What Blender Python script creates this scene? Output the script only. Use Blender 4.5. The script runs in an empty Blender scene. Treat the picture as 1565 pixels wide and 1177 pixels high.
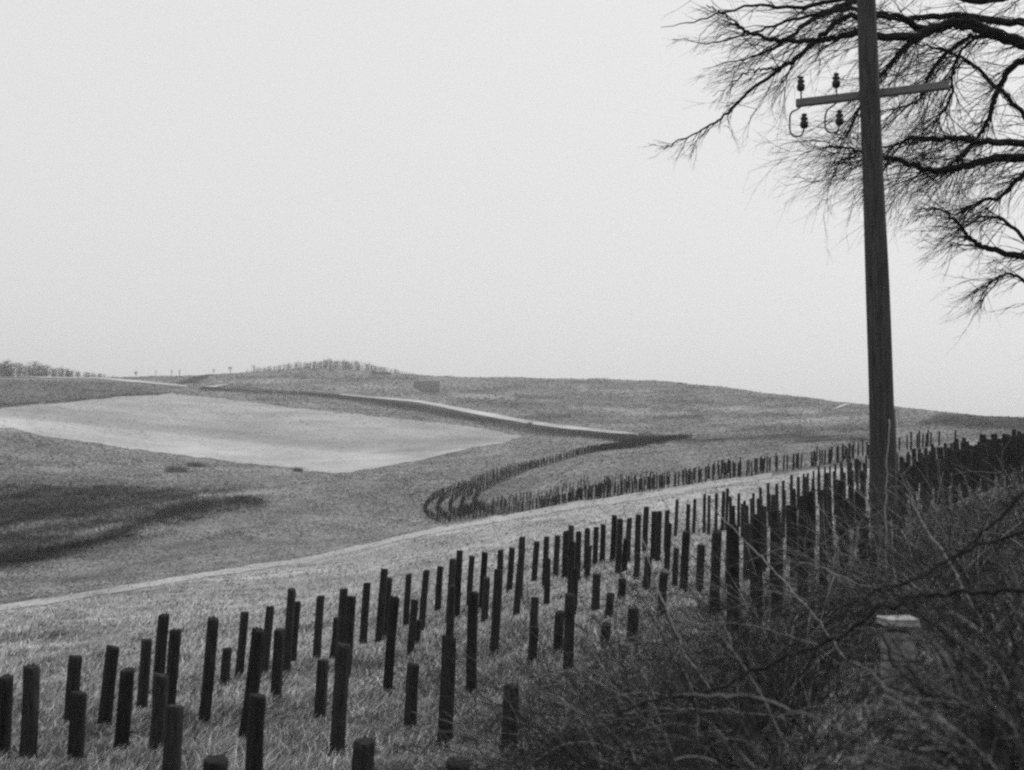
import bpy, math, random
import numpy as np
from mathutils import Vector, Matrix

rng = random.Random(11)
nrng = np.random.default_rng(5)
C = bpy.context.scene.collection

# ------------------------------------------------------------------ camera model
W, H, F = 1565.0, 1177.0, 1780.0
CX, CY = W / 2, H / 2
EYE = 1.65
PITCH = math.atan((720 - CY) / F)
ROLL = 0.03
FW = np.array([0, math.cos(PITCH), math.sin(PITCH)])
R0 = np.array([1.0, 0, 0]); U0 = np.array([0, -math.sin(PITCH), math.cos(PITCH)])
UP = math.cos(ROLL) * U0 - math.sin(ROLL) * R0
RT = math.cos(ROLL) * R0 + math.sin(ROLL) * U0
CAM = np.array([0, 0, EYE])

def rays(px, py):
    px = np.asarray(px, float); py = np.asarray(py, float)
    return FW + ((px - CX) / F)[..., None] * RT - ((py - CY) / F)[..., None] * UP

def at(px, py, depth):                       # a point at a distance along the view
    return CAM + rays(px, py) * depth

def project(P):
    v = np.asarray(P) - CAM
    w = v @ FW
    return CX + F * (v @ RT) / w, CY - F * (v @ UP) / w, w

# ------------------------------------------------------------------ terrain
COLS = {
    -250: [(1230, 9.5), (1120, 14), (1050, 20), (960, 45), (900, 95), (840, 150), (725, 270), (650, 370), (610, 470), (585, 620), (573, 850), (600, 2000)],
    50: [(1250, 8.5), (1160, 12.2), (1105, 15), (1040, 20), (990, 27), (950, 42), (922, 62), (850, 140), (800, 190), (740, 265), (665, 380), (620, 480), (592, 630), (576, 850), (600, 2000)],
    250: [(1250, 8.5), (1150, 12.4), (1100, 15.6), (1030, 20), (975, 28), (930, 46), (888, 76), (840, 130), (790, 190), (740, 280), (690, 385), (650, 460), (605, 585), (590, 670), (575, 860), (600, 2000)],
    500: [(1250, 8.5), (1150, 12.4), (1095, 15.6), (1040, 19), (1000, 23), (950, 30), (905, 50), (852, 98), (800, 180), (750, 245), (722, 320), (650, 480), (632, 530), (601, 660), (563, 950), (600, 2000)],
    650: [(1250, 8), (1114, 14.2), (1050, 18), (980, 23), (930, 30), (870, 58), (812, 108), (803, 212), (785, 224), (765, 238), (745, 254), (720, 284), (690, 360), (650, 485), (635, 530), (609, 620), (574, 960), (600, 2000)],
    800: [(1250, 7), (1150, 11), (1030, 16.5), (940, 24), (885, 33), (840, 58), (787, 112), (783, 178), (777, 202), (755, 224), (735, 242), (705, 280), (675, 390), (645, 530), (632, 560), (605, 720), (577, 980), (605, 2000)],
    900: [(1250, 6.5), (1150, 9.7), (1015, 15.7), (920, 24), (870, 33), (820, 58), (769, 104), (764, 142), (758, 158), (735, 186), (705, 238), (680, 330), (650, 500), (610, 690), (580, 920), (608, 2000)],
    1000: [(1250, 6), (1150, 8.5), (1000, 15), (905, 24.5), (855, 34), (800, 60), (755, 98), (750, 120), (744, 134), (720, 170), (700, 216), (675, 350), (658, 450), (620, 650), (582, 850), (612, 2000)],
    1100: [(1250, 5.2), (1150, 7.4), (1000, 13), (920, 21), (860, 33), (800, 58), (740, 96), (735, 110), (724, 128), (690, 220), (660, 380), (620, 600), (591, 760), (620, 2000)],
    1200: [(1250, 4.6), (1150, 6.3), (1000, 11.5), (940, 16.5), (900, 22), (850, 32), (800, 50), (760, 72), (727, 100), (705, 140), (675, 240), (640, 430), (604, 660), (630, 2000)],
    1350: [(1250, 4.2), (1150, 5.2), (1000, 8.5), (900, 14), (850, 20), (800, 32), (760, 50), (725, 75), (700, 98), (670, 190), (640, 400), (620, 540), (640, 2000)],
    1530: [(1250, 3.8), (1150, 4.6), (1000, 6.8), (850, 14), (770, 28), (730, 45), (705, 65), (690, 82), (662, 190), (641, 400), (636, 480), (650, 2000)],
    1900: [(1250, 3.4), (1150, 4.2), (1000, 6.2), (850, 12), (770, 25), (730, 40), (700, 62), (685, 80), (655, 180), (640, 400), (635, 480), (650, 2000)],
}
K0 = 3.0
cu, cv, cg = [], [], []
for cpx, pts in COLS.items():
    (ry, rd) = pts[-2]
    pts = pts[:-1] + [(ry + 3, rd * 1.12), (ry + 9, rd * 1.35), (ry + 17, rd * 1.75)] + [(max(pts[-1][0], ry + 24), 2300)]
    for (py, d) in pts:
        r = rays(cpx, py)
        hd = math.hypot(r[0], r[1])
        cu.append(math.atan2(r[0], r[1])); cv.append(math.log(d + K0)); cg.append(d * r[2] / hd / (d + K0))
    r = rays(cpx, 700); az = math.atan2(r[0], r[1])
    cu.append(az); cv.append(math.log(4500 + K0)); cg.append(0.004)
    for d, z in ((0.3, -1.65), (1.5, -1.62)):
        cu.append(az); cv.append(math.log(d + K0)); cg.append(z / (d + K0))
US = 3.4
cu = np.array(cu) * US; cv = np.array(cv); cg = np.array(cg)
n = len(cu)
def tps(r2):
    return 0.5 * r2 * np.log(r2 + 1e-12)
A = tps((cu[:, None] - cu[None]) ** 2 + (cv[:, None] - cv[None]) ** 2) + np.eye(n) * 0.0012
Pm = np.stack([np.ones(n), cu, cv], 1)
M = np.block([[A, Pm], [Pm.T, np.zeros((3, 3))]])
sol = np.linalg.solve(M, np.concatenate([cg, np.zeros(3)]))
AZ_MAX = math.radians(33)
def fold(az):
    a = np.abs(az)
    return np.sign(az) * np.where(a < AZ_MAX, a, AZ_MAX * (1 - np.clip((a - math.radians(70)) / math.radians(110), 0, 1)))
_ph = nrng.uniform(0, 6.28, 40); _an = nrng.uniform(0, 6.28, 40)
def wobble(x, y, d):
    s = 0
    for k in range(40):
        wl = (0.9, 2.3, 6, 17, 45)[k % 5]
        amp = (0.012, 0.022, 0.04, 0.09, 0.16)[k % 5] * 0.55
        fade = np.clip((d - wl * 0.4) / (wl + 1), 0, 1)
        s = s + amp * fade * np.sin((x * math.cos(_an[k]) + y * math.sin(_an[k])) * 6.283 / wl / (1 + 0.13 * (k // 5)) + _ph[k])
    return s
def height_polar(az, d):                     # relative to the eye
    az, d = np.broadcast_arrays(az, d)
    u = fold(az).ravel() * US; v = np.log(d.ravel() + K0)
    out = np.empty(u.size)
    for i in range(0, u.size, 40000):
        uu, vv = u[i:i + 40000], v[i:i + 40000]
        out[i:i + 40000] = tps((uu[:, None] - cu) ** 2 + (vv[:, None] - cv) ** 2) @ sol[:n] + sol[n] + sol[n + 1] * uu + sol[n + 2] * vv
    z = (out * (d.ravel() + K0)).reshape(d.shape)
    return z + wobble(d * np.sin(az), d * np.cos(az), d)

NA = 640
az_in = np.linspace(-math.radians(31), math.radians(31), NA)
az_out = np.linspace(math.radians(31), 2 * math.pi - math.radians(31), 110)[1:-1]
AZ = np.concatenate([az_in, az_out])
ND = 520
LD = np.linspace(math.log(0.4), math.log(4500), ND)
DD = np.exp(LD)
ZG = height_polar(AZ[:, None], DD[None, :])  # (naz, nd)
ZIN = ZG[:NA]
def ground_z(x, y):                          # world z of the ground mesh
    az = np.arctan2(x, y); d = np.hypot(x, y)
    fa = np.clip((az - az_in[0]) / (az_in[1] - az_in[0]), 0, NA - 1.001)
    fd = np.clip((np.log(np.maximum(d, .41)) - LD[0]) / (LD[1] - LD[0]), 0, ND - 1.001)
    ia = fa.astype(int); idd = fd.astype(int); a = fa - ia; b = fd - idd
    b = (np.exp(b * (LD[1] - LD[0])) - 1) / (np.exp(LD[1] - LD[0]) - 1)
    z = ZIN[ia, idd] * (1 - a) * (1 - b) + ZIN[ia + 1, idd] * a * (1 - b) + ZIN[ia, idd + 1] * (1 - a) * b + ZIN[ia + 1, idd + 1] * a * b
    return z + EYE
SUB = 3
LF = np.linspace(LD[0], LD[-1], (ND - 1) * SUB + 1); DF = np.exp(LF)
def cast(px, py, h=0.0, dmin=1.2):
    """pixels -> ground points (n,3), nan where the ray misses."""
    px = np.atleast_1d(np.asarray(px, float)); py = np.atleast_1d(np.asarray(py, float))
    px, py = np.broadcast_arrays(px, py)
    h = np.broadcast_to(np.asarray(h, float), px.shape)
    out = np.full((px.size, 3), np.nan)
    for i in range(0, px.size, 3000):
        r = rays(px[i:i + 3000], py[i:i + 3000]); hd = np.hypot(r[:, 0], r[:, 1])
        az = np.arctan2(r[:, 0], r[:, 1]); t = r[:, 2] / hd
        fa = np.clip((az - az_in[0]) / (az_in[1] - az_in[0]), 0, NA - 1.001); ia = fa.astype(int); a = (fa - ia)[:, None]
        prof = ZIN[ia] * (1 - a) + ZIN[ia + 1] * a + h[i:i + 3000, None]
        g = prof / DD[None] - t[:, None]
        hit = (g >= 0) & (DD[None] > dmin)
        k = hit.argmax(1); ok = hit.any(1) & (k > 0)
        rows = np.arange(len(k)); k1 = np.maximum(k - 1, 0)
        g0, g1 = g[rows, k1], g[rows, k]
        s = np.clip(-g0 / np.where(np.abs(g1 - g0) < 1e-12, 1, g1 - g0), 0, 1)
        d = DD[k1] * (1 - s) + DD[k] * s
        p = np.stack([np.sin(az) * d, np.cos(az) * d, np.zeros_like(d)], 1)
        p[:, 2] = ground_z(p[:, 0], p[:, 1])
        p[~ok] = np.nan
        out[i:i + 3000] = p
    return out
def interp(pts, x):
    xs, ys = zip(*sorted(pts))
    return np.interp(x, xs, ys)

# ------------------------------------------------------------------ materials
def new_mat(name, rough=0.9, spec=0.15):
    m = bpy.data.materials.new(name); m.use_nodes = True
    b = m.node_tree.nodes["Principled BSDF"]
    b.inputs["Roughness"].default_value = rough
    b.inputs["Specular IOR Level"].default_value = spec
    return m, m.node_tree, b
def noise(nt, vec, scale, detail=4, rough=0.6):
    nd = nt.nodes.new("ShaderNodeTexNoise"); nd.inputs["Scale"].default_value = scale
    nd.inputs["Detail"].default_value = detail; nd.inputs["Roughness"].default_value = rough
    if vec is not None: nt.links.new(vec, nd.inputs["Vector"])
    return nd.outputs["Fac"]
def maprange(nt, v, a, b, c, d):
    m = nt.nodes.new("ShaderNodeMapRange")
    m.inputs[1].default_value = a; m.inputs[2].default_value = b; m.inputs[3].default_value = c; m.inputs[4].default_value = d
    nt.links.new(v, m.inputs[0]); return m.outputs[0]
def mul(nt, a, b):
    m = nt.nodes.new("ShaderNodeMath"); m.operation = 'MULTIPLY'
    for i, v in enumerate((a, b)):
        if isinstance(v, (int, float)): m.inputs[i].default_value = v
        else: nt.links.new(v, m.inputs[i])
    return m.outputs[0]
def coords(nt, scale=(1, 1, 1), rot=(0, 0, 0), which="Object"):
    tc = nt.nodes.new("ShaderNodeTexCoord"); mp = nt.nodes.new("ShaderNodeMapping")
    mp.inputs["Scale"].default_value = scale; mp.inputs["Rotation"].default_value = rot
    nt.links.new(tc.outputs[which], mp.inputs["Vector"]); return mp.outputs["Vector"]
def setcol(nt, b, v):
    c = nt.nodes.new("ShaderNodeCombineColor")
    for i in range(3): nt.links.new(v, c.inputs[i])
    nt.links.new(c.outputs[0], b.inputs["Base Color"])
def bump(nt, b, v, dist, strength=1.0):
    bp = nt.nodes.new("ShaderNodeBump"); bp.inputs["Distance"].default_value = dist; bp.inputs["Strength"].default_value = strength
    nt.links.new(v, bp.inputs["Height"]); nt.links.new(bp.outputs[0], b.inputs["Normal"])

def ground_mat(name, tone=None, lo=0.6, hi=1.4, streak=0.35):
    m, nt, b = new_mat(name, 1.0, 0.0)
    if tone is None:
        at_ = nt.nodes.new("ShaderNodeAttribute"); at_.attribute_name = "tone"; v = at_.outputs["Fac"]
    else:
        vn = nt.nodes.new("ShaderNodeValue"); vn.outputs[0].default_value = tone; v = vn.outputs[0]
    w = coords(nt)
    n1 = noise(nt, w, 0.035, 5); n2 = noise(nt, w, 0.33, 6, 0.7); n3 = noise(nt, w, 3.2, 6, 0.75)
    st = noise(nt, coords(nt, (0.008, 0.055, 0.02), (0, 0, 0.12)), 1.0, 6, 0.65)
    v = mul(nt, v, maprange(nt, n1, .3, .7, 1 - .22, 1 + .22))
    v = mul(nt, v, maprange(nt, n2, .3, .7, lo, hi))
    v = mul(nt, v, maprange(nt, n3, .3, .7, lo, hi))
    v = mul(nt, v, maprange(nt, st, .32, .68, 1 - streak, 1 + streak))
    setcol(nt, b, v)
    bump(nt, b, n3, 0.12, 0.8)
    return m
def simple_mat(name, tone, var=0.35, scale=8, stretch=(1, 1, 1), bd=0.0, rough=0.9, per_object=0.0):
    m, nt, b = new_mat(name, rough)
    nf = noise(nt, coords(nt, stretch), scale, 6, 0.7)
    vn = nt.nodes.new("ShaderNodeValue"); vn.outputs[0].default_value = tone
    v = mul(nt, vn.outputs[0], maprange(nt, nf, .3, .7, 1 - var, 1 + var))
    if per_object:
        oi = nt.nodes.new("ShaderNodeObjectInfo")
        v = mul(nt, v, maprange(nt, oi.outputs["Random"], 0, 1, 1 - per_object, 1 + per_object))
    setcol(nt, b, v)
    if bd: bump(nt, b, nf, bd)
    return m
def blade_mat(name, tone, spread):
    m, nt, b = new_mat(name, 0.9, 0.1)
    g = nt.nodes.new("ShaderNodeNewGeometry")
    vn = nt.nodes.new("ShaderNodeValue"); vn.outputs[0].default_value = tone
    v = mul(nt, vn.outputs[0], maprange(nt, g.outputs["Random Per Island"], 0, 1, 1 - spread, 1 + spread))
    setcol(nt, b, v); return m

M_ground = ground_mat("grassland", None, .6, 1.4, .30)
M_field = ground_mat("pale_stubble", None, 0.88, 1.12, 0.03)
M_track = ground_mat("chalk_track", 0.44, 0.9, 1.1, 0.06)
M_path = ground_mat("worn_path", 0.40, 0.75, 1.25, 0.1)
M_plot = ground_mat("ploughed_earth", 0.085, 0.85, 1.15, 0.1)
M_grass = blade_mat("dry_grass", 0.44, 0.55)
M_tuss, _nt, _b = new_mat("tussock_grass", 1.0, 0.0)
_a = _nt.nodes.new("ShaderNodeAttribute"); _a.attribute_name = "tone"; setcol(_nt, _b, _a.outputs["Fac"])
M_post = simple_mat("tarred_timber", 0.025, 0.75, 5, (6, 6, 0.8), 0.006, 0.85, 0.3)
M_cut = simple_mat("cut_end", 0.022, 0.4, 14, (1, 1, 1), 0, 0.9, 0.3)
M_pole = simple_mat("pole_timber", 0.058, 0.65, 4, (7, 7, .35), 0.008, 0.85)
M_arm = simple_mat("weathered_arm", 0.16, 0.3, 5, (0.6, 8, 8), 0.003)
M_ins = simple_mat("glazed_insulator", 0.03, 0.1, 10, (1, 1, 1), 0, 0.3)
M_iron = simple_mat("rusted_iron", 0.05, 0.3, 20)
M_bark = simple_mat("bark", 0.018, 0.4, 6, (4, 4, 1), 0.01)
M_twig = simple_mat("twig_bark", 0.022, 0.3, 3)
M_cane = blade_mat("thicket_stems", 0.026, 0.9)
M_stem = blade_mat("arching_stems", 0.17, 0.75)
M_cane_dark = simple_mat("dark_cane", 0.024, 0.3, 9)
M_cane_pale = simple_mat("pale_cane", 0.21, 0.3, 9)
M_stone = simple_mat("lichened_stone", 0.26, 0.5, 16, (1, 1, 1), 0.01)
M_stonecap = simple_mat("pale_stone", 0.36, 0.3, 16, (1, 1, 1), 0.006)
M_fartwig = simple_mat("far_branches", 0.05, 0.3, .3)
M_scrub = blade_mat("scrub_stems", 0.06, 0.7)

# ------------------------------------------------------------------ helpers
def link(name, verts, faces, mat, parent=None, smooth=True):
    me = bpy.data.meshes.new(name)
    me.from_pydata([tuple(v) for v in verts], [], [tuple(f) for f in faces])
    me.materials.append(mat)
    if smooth: me.polygons.foreach_set("use_smooth", [True] * len(me.polygons))
    me.update()
    o = bpy.data.objects.new(name, me); C.objects.link(o)
    if parent: o.parent = parent
    return o
def link_np(name, V, Fc, mat, smooth=False):
    me = bpy.data.meshes.new(name)
    k = Fc.shape[1]
    me.vertices.add(len(V)); me.vertices.foreach_set("co", np.asarray(V, np.float32).ravel())
    me.loops.add(Fc.size); me.loops.foreach_set("vertex_index", Fc.ravel().astype(np.int32))
    me.polygons.add(len(Fc)); me.polygons.foreach_set("loop_start", np.arange(0, Fc.size, k, dtype=np.int32))
    me.polygons.foreach_set("loop_total", np.full(len(Fc), k, np.int32))
    if smooth: me.polygons.foreach_set("use_smooth", np.ones(len(Fc), bool))
    me.materials.append(mat); me.update(calc_edges=True); me.validate()
    o = bpy.data.objects.new(name, me); C.objects.link(o); return o
def tag(o, label=None, cat=None, group=None, kind=None):
    if label: o["label"] = label
    if cat: o["category"] = cat
    if group: o["group"] = group
    if kind: o["kind"] = kind
    return o
def empty(name, loc, label, cat, group=None):
    o = bpy.data.objects.new(name, None); C.objects.link(o); o.location = loc; o.empty_display_size = .3
    return tag(o, label, cat, group)
class MB:
    def __init__(s): s.v, s.f = [], []
    def tube(s, pts, radii, sides=4, cap=True):
        pts = [Vector(p) for p in pts]; base = len(s.v); nrm = None; m = len(pts)
        for i, p in enumerate(pts):
            t = (pts[min(i + 1, m - 1)] - pts[max(i - 1, 0)])
            if t.length < 1e-9: t = Vector((0, 0, 1))
            t.normalize()
            if nrm is None: nrm = t.orthogonal().normalized()
            else:
                nrm = nrm - t * nrm.dot(t)
                nrm = nrm.normalized() if nrm.length > 1e-6 else t.orthogonal().normalized()
            bi = t.cross(nrm)
            for k in range(sides):
                a = 6.28319 * k / sides
                s.v.append(p + (nrm * math.cos(a) + bi * math.sin(a)) * radii[i])
        for i in range(m - 1):
            for k in range(sides):
                a, b = base + i * sides + k, base + i * sides + (k + 1) % sides
                s.f.append((a, b, b + sides, a + sides))
        if cap:
            s.f.append(tuple(base + k for k in reversed(range(sides)))); s.f.append(tuple(base + (m - 1) * sides + k for k in range(sides)))
    def lathe(s, o, prof, sides=14, axis=None):
        ax = Vector(axis or (0, 0, 1)).normalized(); nx = ax.orthogonal().normalized(); ny = ax.cross(nx); base = len(s.v); o = Vector(o)
        for (r, z) in prof:
            for k in range(sides):
                a = 6.28319 * k / sides
                s.v.append(o + ax * z + (nx * math.cos(a) + ny * math.sin(a)) * r)
        for i in range(len(prof) - 1):
            for k in range(sides):
                a, b = base + i * sides + k, base + i * sides + (k + 1) % sides
                s.f.append((a, b, b + sides, a + sides))
        s.f.append(tuple(base + k for k in reversed(range(sides)))); s.f.append(tuple(base + (len(prof) - 1) * sides + k for k in range(sides)))
    def build(s, name, mat, parent=None, smooth=True): return link(name, s.v, s.f, mat, parent, smooth)
def smooth_line(pts, n):
    """Catmull-Rom through the points."""
    P = [np.array(p, float) for p in pts]; P = [2 * P[0] - P[1]] + P + [2 * P[-1] - P[-2]]
    out = []
    for i in range(1, len(P) - 2):
        for k in range(n):
            t = k / n
            out.append(0.5 * (2 * P[i] + (P[i + 1] - P[i - 1]) * t + (2 * P[i - 1] - 5 * P[i] + 4 * P[i + 1] - P[i + 2]) * t * t + (3 * P[i] - P[i - 1] - 3 * P[i + 1] + P[i + 2]) * t ** 3))
    out.append(P[-2]); return out

# ------------------------------------------------------------------ terrain mesh
nA = len(AZ)
X = DD[None] * np.sin(AZ)[:, None]; Y = DD[None] * np.cos(AZ)[:, None]
V = np.stack([X, Y, ZG + EYE], -1).reshape(-1, 3)
i = np.arange(nA)[:, None]; j = np.arange(ND - 1)[None]
i2 = (i + 1) % nA
Q = np.stack([i * ND + j, i2 * ND + j, i2 * ND + j + 1, i * ND + j + 1], -1).reshape(-1, 4)[:, ::-1]
ground = link_np("grassland", V, Q, M_ground, True)
tag(ground, "rolling rough grassland falling into a valley and rising to a far ridge", "ground", kind="structure")

PATH = [(-300, 960), (-100, 940), (40, 923), (200, 897), (320, 877), (480, 853), (570, 832), (650, 813), (760, 792), (900, 768), (1000, 753), (1100, 738), (1180, 727), (1260, 716)]
THICK = [(600, 1290), (700, 1225), (800, 1150), (860, 1110), (930, 1060), (1020, 1012), (1100, 972), (1200, 922), (1290, 862), (1360, 795), (1420, 745), (1480, 718), (1530, 702), (1700, 690)]
def seg_dist(px, py, line):
    best = np.full(px.shape, 1e9)
    for (x0, y0), (x1, y1) in zip(line[:-1], line[1:]):
        L = (x1 - x0) ** 2 + (y1 - y0) ** 2
        t = np.clip(((px - x0) * (x1 - x0) + (py - y0) * (y1 - y0)) / L, 0, 1)
        best = np.minimum(best, np.hypot(px - x0 - t * (x1 - x0), py - y0 - t * (y1 - y0)))
    return best
def inside(px, py, poly):
    r = np.zeros(px.shape, bool); m = len(poly)
    for k in range(m):
        (x0, y0), (x1, y1) = poly[k], poly[(k + 1) % m]
        c = ((y0 > py) != (y1 > py)) & (px < (x1 - x0) * (py - y0) / ((y1 - y0) if y1 != y0 else 1e-9) + x0)
        r ^= c
    return r
def soft(px, py, poly, w):                   # 1 inside, falling to 0 over w pixels outside
    d = seg_dist(px, py, poly + [poly[0]]); s = inside(px, py, poly)
    return np.clip(0.5 + np.where(s, d, -d) / w, 0, 1)
def vnoise(x, y, sc):
    return sum(np.sin(x * sc * a + y * sc * b + c) for a, b, c in ((1, .3, 0), (-.6, 1.1, 1), (1.7, -.9, 2.2), (.4, 2.1, 4))) / 4
tone = np.full(len(V), 0.215)
v = V - CAM; w = v @ FW
vis = w > 0.2
px = np.where(vis, CX + F * (v @ RT) / np.where(vis, w, 1), 9999); py = np.where(vis, CY - F * (v @ UP) / np.where(vis, w, 1), 9999)
d = np.hypot(V[:, 0], V[:, 1])
def blend(mask, val):
    global tone
    tone = tone * (1 - mask) + val * mask
jx = px + 14 * vnoise(V[:, 0], V[:, 1], 0.11) * np.clip(150 / (d + 20), .25, 1); jy = py + 7 * vnoise(V[:, 1], V[:, 0], 0.13) * np.clip(150 / (d + 20), .25, 1)
pathy = interp(PATH, px)
blend(((py > pathy) & vis) * 1.0, 0.36)                                            # near meadow
blend(np.clip((jy - pathy - 60) / 160, 0, 1) * (py > pathy), 0.24)
VALLEY = [(-400, 655), (40, 663), (250, 690), (520, 725), (800, 670), (1000, 690), (1160, 722), (900, 764), (650, 808), (480, 850), (40, 920), (-400, 965)]
blend(soft(jx, py, VALLEY, 8), 0.21)
blend(soft(jx, jy, [(-400, 730), (40, 735), (200, 740), (330, 742), (410, 755), (400, 775), (320, 790), (210, 822), (40, 872), (-400, 960)], 26) * np.clip(.92 + .5 * vnoise(V[:, 0], V[:, 1] * .45, .09) + .35 * vnoise(V[:, 1] * .5, V[:, 0], .27), .25, 1), 0.05)
blend(np.clip(1 - seg_dist(jx, jy, [(-400, 900), (40, 855), (130, 832), (210, 803), (260, 785), (315, 775)]) / 13, 0, 1), 0.018)
SCRUB = soft(jx, jy, [(-400, 730), (40, 735), (200, 740), (330, 742), (410, 755), (400, 775), (320, 790), (210, 822), (40, 872), (-400, 960)], 26)
tone = tone * (1 + SCRUB * (.55 * vnoise(V[:, 0], V[:, 1] * .5, .16) + .6 * vnoise(V[:, 1] * .5, V[:, 0] * 1.3, .33) + .5 * np.clip(vnoise(V[:, 0] * .7, V[:, 1] * .35, .6), 0, 1)))
blend(soft(px, py, [(-400, 582), (40, 582), (180, 584), (270, 592), (230, 602), (40, 617), (-400, 640)], 6), 0.15)
blend(np.clip(1 - seg_dist(jx, jy, [(-400, 638), (40, 618), (150, 609), (260, 601)]) / 4, 0, 1), 0.07)
blend(soft(px, py, [(268, 588), (300, 574), (325, 572), (300, 586)], 4), 0.06)
blend(soft(px, py, [(562, 566), (600, 567), (596, 573), (570, 573)], 4), 0.06)
blend(soft(jx, jy, [(660, 600), (900, 588), (1320, 625), (1300, 655), (1000, 660), (840, 640)], 30) * .6, 0.165)
for (x0, y0, x1, y1, wd_px, tn) in ((700, 601, 800, 590, 2.5, .11), (790, 604, 850, 608, 3, .11), (815, 637, 870, 636, 3, .10), (1000, 612, 1090, 614, 2.5, .11), (1000, 637, 1072, 637, 3, .10), (1180, 632, 1235, 631, 2.5, .10),
        (1055, 622, 1250, 629, 4, .32), (870, 622, 990, 627, 3.5, .30), (960, 632, 1050, 630, 3, .31), (690, 603, 780, 606, 3, .30), (1090, 643, 1290, 640, 5, .29), (880, 594, 990, 600, 3, .28), (1110, 604, 1230, 612, 2, .13), (870, 583, 1080, 592, 1.6, .13), (330, 585, 500, 580, 2.5, .31), (360, 577, 470, 573, 1.5, .12),
        (700, 612, 830, 618, 3, .12), (1120, 655, 1330, 655, 4, .14), (560, 590, 630, 592, 3, .29), (900, 650, 1000, 652, 3, .28), (450, 577, 640, 579, 1.4, .11), (250, 840, 420, 800, 5, .15), (420, 790, 620, 740, 6, .17), (300, 760, 480, 745, 4, .27), (90, 890, 330, 838, 5, .16), (560, 730, 760, 690, 5, .24)):
    blend(.8 * np.clip(1.5 - seg_dist(px + .6 * (jx - px), py + .5 * (jy - py), [(x0, y0), ((x0 + x1) / 2, (y0 + y1) / 2 + 1.5), (x1, y1)]) / wd_px, 0, 1), tn)
blend(soft(jx, jy, [(1395, 648), (1440, 631), (1700, 634), (1700, 664), (1480, 655)], 6) * .9, 0.06)
blend(np.clip(1 - seg_dist(jx, jy, [(1000, 672), (1060, 673), (1200, 668), (1330, 672)]) / 7, 0, 1), 0.07)
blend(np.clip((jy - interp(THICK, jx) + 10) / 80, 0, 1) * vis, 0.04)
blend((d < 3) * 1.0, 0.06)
blend(.9 * np.clip(1.4 - seg_dist(jx, py, [(310, 593), (400, 597), (480, 602), (560, 610), (640, 623), (730, 639), (830, 655), (930, 667), (1010, 671)]) / interp([(310, 3), (480, 3), (640, 7), (1010, 7)], px), 0, 1), .075)
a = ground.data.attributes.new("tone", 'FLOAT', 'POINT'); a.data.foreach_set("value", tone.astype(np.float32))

def drape(name, top, bot, mat, label, nx=160, ny=16, off=0.12, wig=0.8, cat="field", tones=None):
    x0 = max(min(p[0] for p in top), min(p[0] for p in bot)); x1 = min(max(p[0] for p in top), max(p[0] for p in bot))
    xs = np.linspace(x0, x1, nx)
    t = interp(top, xs) + wig * vnoise(xs, xs * 0, 0.09); b = interp(bot, xs) + wig * vnoise(xs, xs * 0 + 3, 0.11)
    s = np.linspace(0, 1, ny)
    PX = np.repeat(xs[:, None], ny, 1); PY = t[:, None] * (1 - s) + b[:, None] * s
    P = cast(PX.ravel(), PY.ravel()); bad = np.isnan(P[:, 0])
    P[:, 2] += off
    ii = np.arange(nx - 1)[:, None]; jj = np.arange(ny - 1)[None]
    q = np.stack([ii * ny + jj, ii * ny + jj + 1, (ii + 1) * ny + jj + 1, (ii + 1) * ny + jj], -1).reshape(-1, 4)
    q = q[~bad[q].any(1)]
    P[bad] = 0
    o = link_np(name, P, q, mat, True)
    if tones:
        at_ = o.data.attributes.new("tone", 'FLOAT', 'POINT'); at_.data.foreach_set("value", tones(PX.ravel(), PY.ravel()).astype(np.float32))
    return tag(o, label, cat, kind="structure")
def field_tone(x, y):                        # a paler mown strip along the lower headland, a browner one above it
    strip = interp([(40, 640), (150, 652), (300, 668), (500, 690), (640, 698), (800, 669)], x)
    t = np.full(x.shape, .355)
    t += .07 * np.clip((y - strip) / 3 + .5, 0, 1) - .075 * np.clip(1 - np.abs(y - strip + 12) / 14, 0, 1)
    t -= .05 * np.clip(1 - np.abs(np.hypot((x - 95) / 2.2, y - 645) - 22) / 4, 0, 1) * (x < 95)
    return t

drape("stubble_field", [(-200, 640), (40, 621), (140, 611), (225, 604), (262, 602), (330, 608), (430, 621), (520, 631), (700, 650), (800, 667)],
      [(-200, 645), (20, 655), (45, 663), (150, 679), (250, 693), (380, 709), (510, 724), (540, 722), (620, 708), (700, 690), (770, 676), (800, 669)], M_field,
      "large pale stubble field on the opposite slope", tones=field_tone, nx=260, ny=50, off=0.10, wig=1.8)
drape("chalk_road", [(520, 603), (640, 613), (720, 627), (800, 642), (850, 650), (920, 658), (975, 664)],
      [(520, 605), (640, 616), (720, 633), (800, 647.5), (850, 655), (920, 662), (975, 666)], M_track, "pale chalk road climbing along the valley side", nx=160, ny=5, off=.35, wig=.4, cat="road")
drape("chalk_road", [(-200, 573), (40, 575.5), (150, 577.5), (220, 583), (285, 590)], [(-200, 575), (40, 577.5), (150, 580), (220, 586.5), (285, 592.5)], M_track,
      "pale track crossing the ridge at the far left", nx=120, ny=5, off=.4, wig=.3, cat="road")
drape("chalk_road", [(312, 591.5), (325, 590), (347, 588.5)], [(312, 592), (328, 593), (347, 589.2)], M_track, "short bright scrap of chalk track by the road cutting", nx=24, ny=5, off=.45, wig=.2, cat="road")
drape("chalk_road", [(1272, 627.5), (1285, 620), (1302, 617)], [(1272, 628), (1285, 624), (1302, 617.6)], M_track, "short white chalk track below the right ridge", nx=24, ny=5, off=.4, wig=.2, cat="road")
drape("ploughed_plot", [(634, 583), (650, 582.5), (672, 583)], [(634, 592), (645, 599), (672, 600)], M_plot, "small dark ploughed plot high on the far slope", nx=40, ny=14, off=.35, wig=.5)
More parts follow.
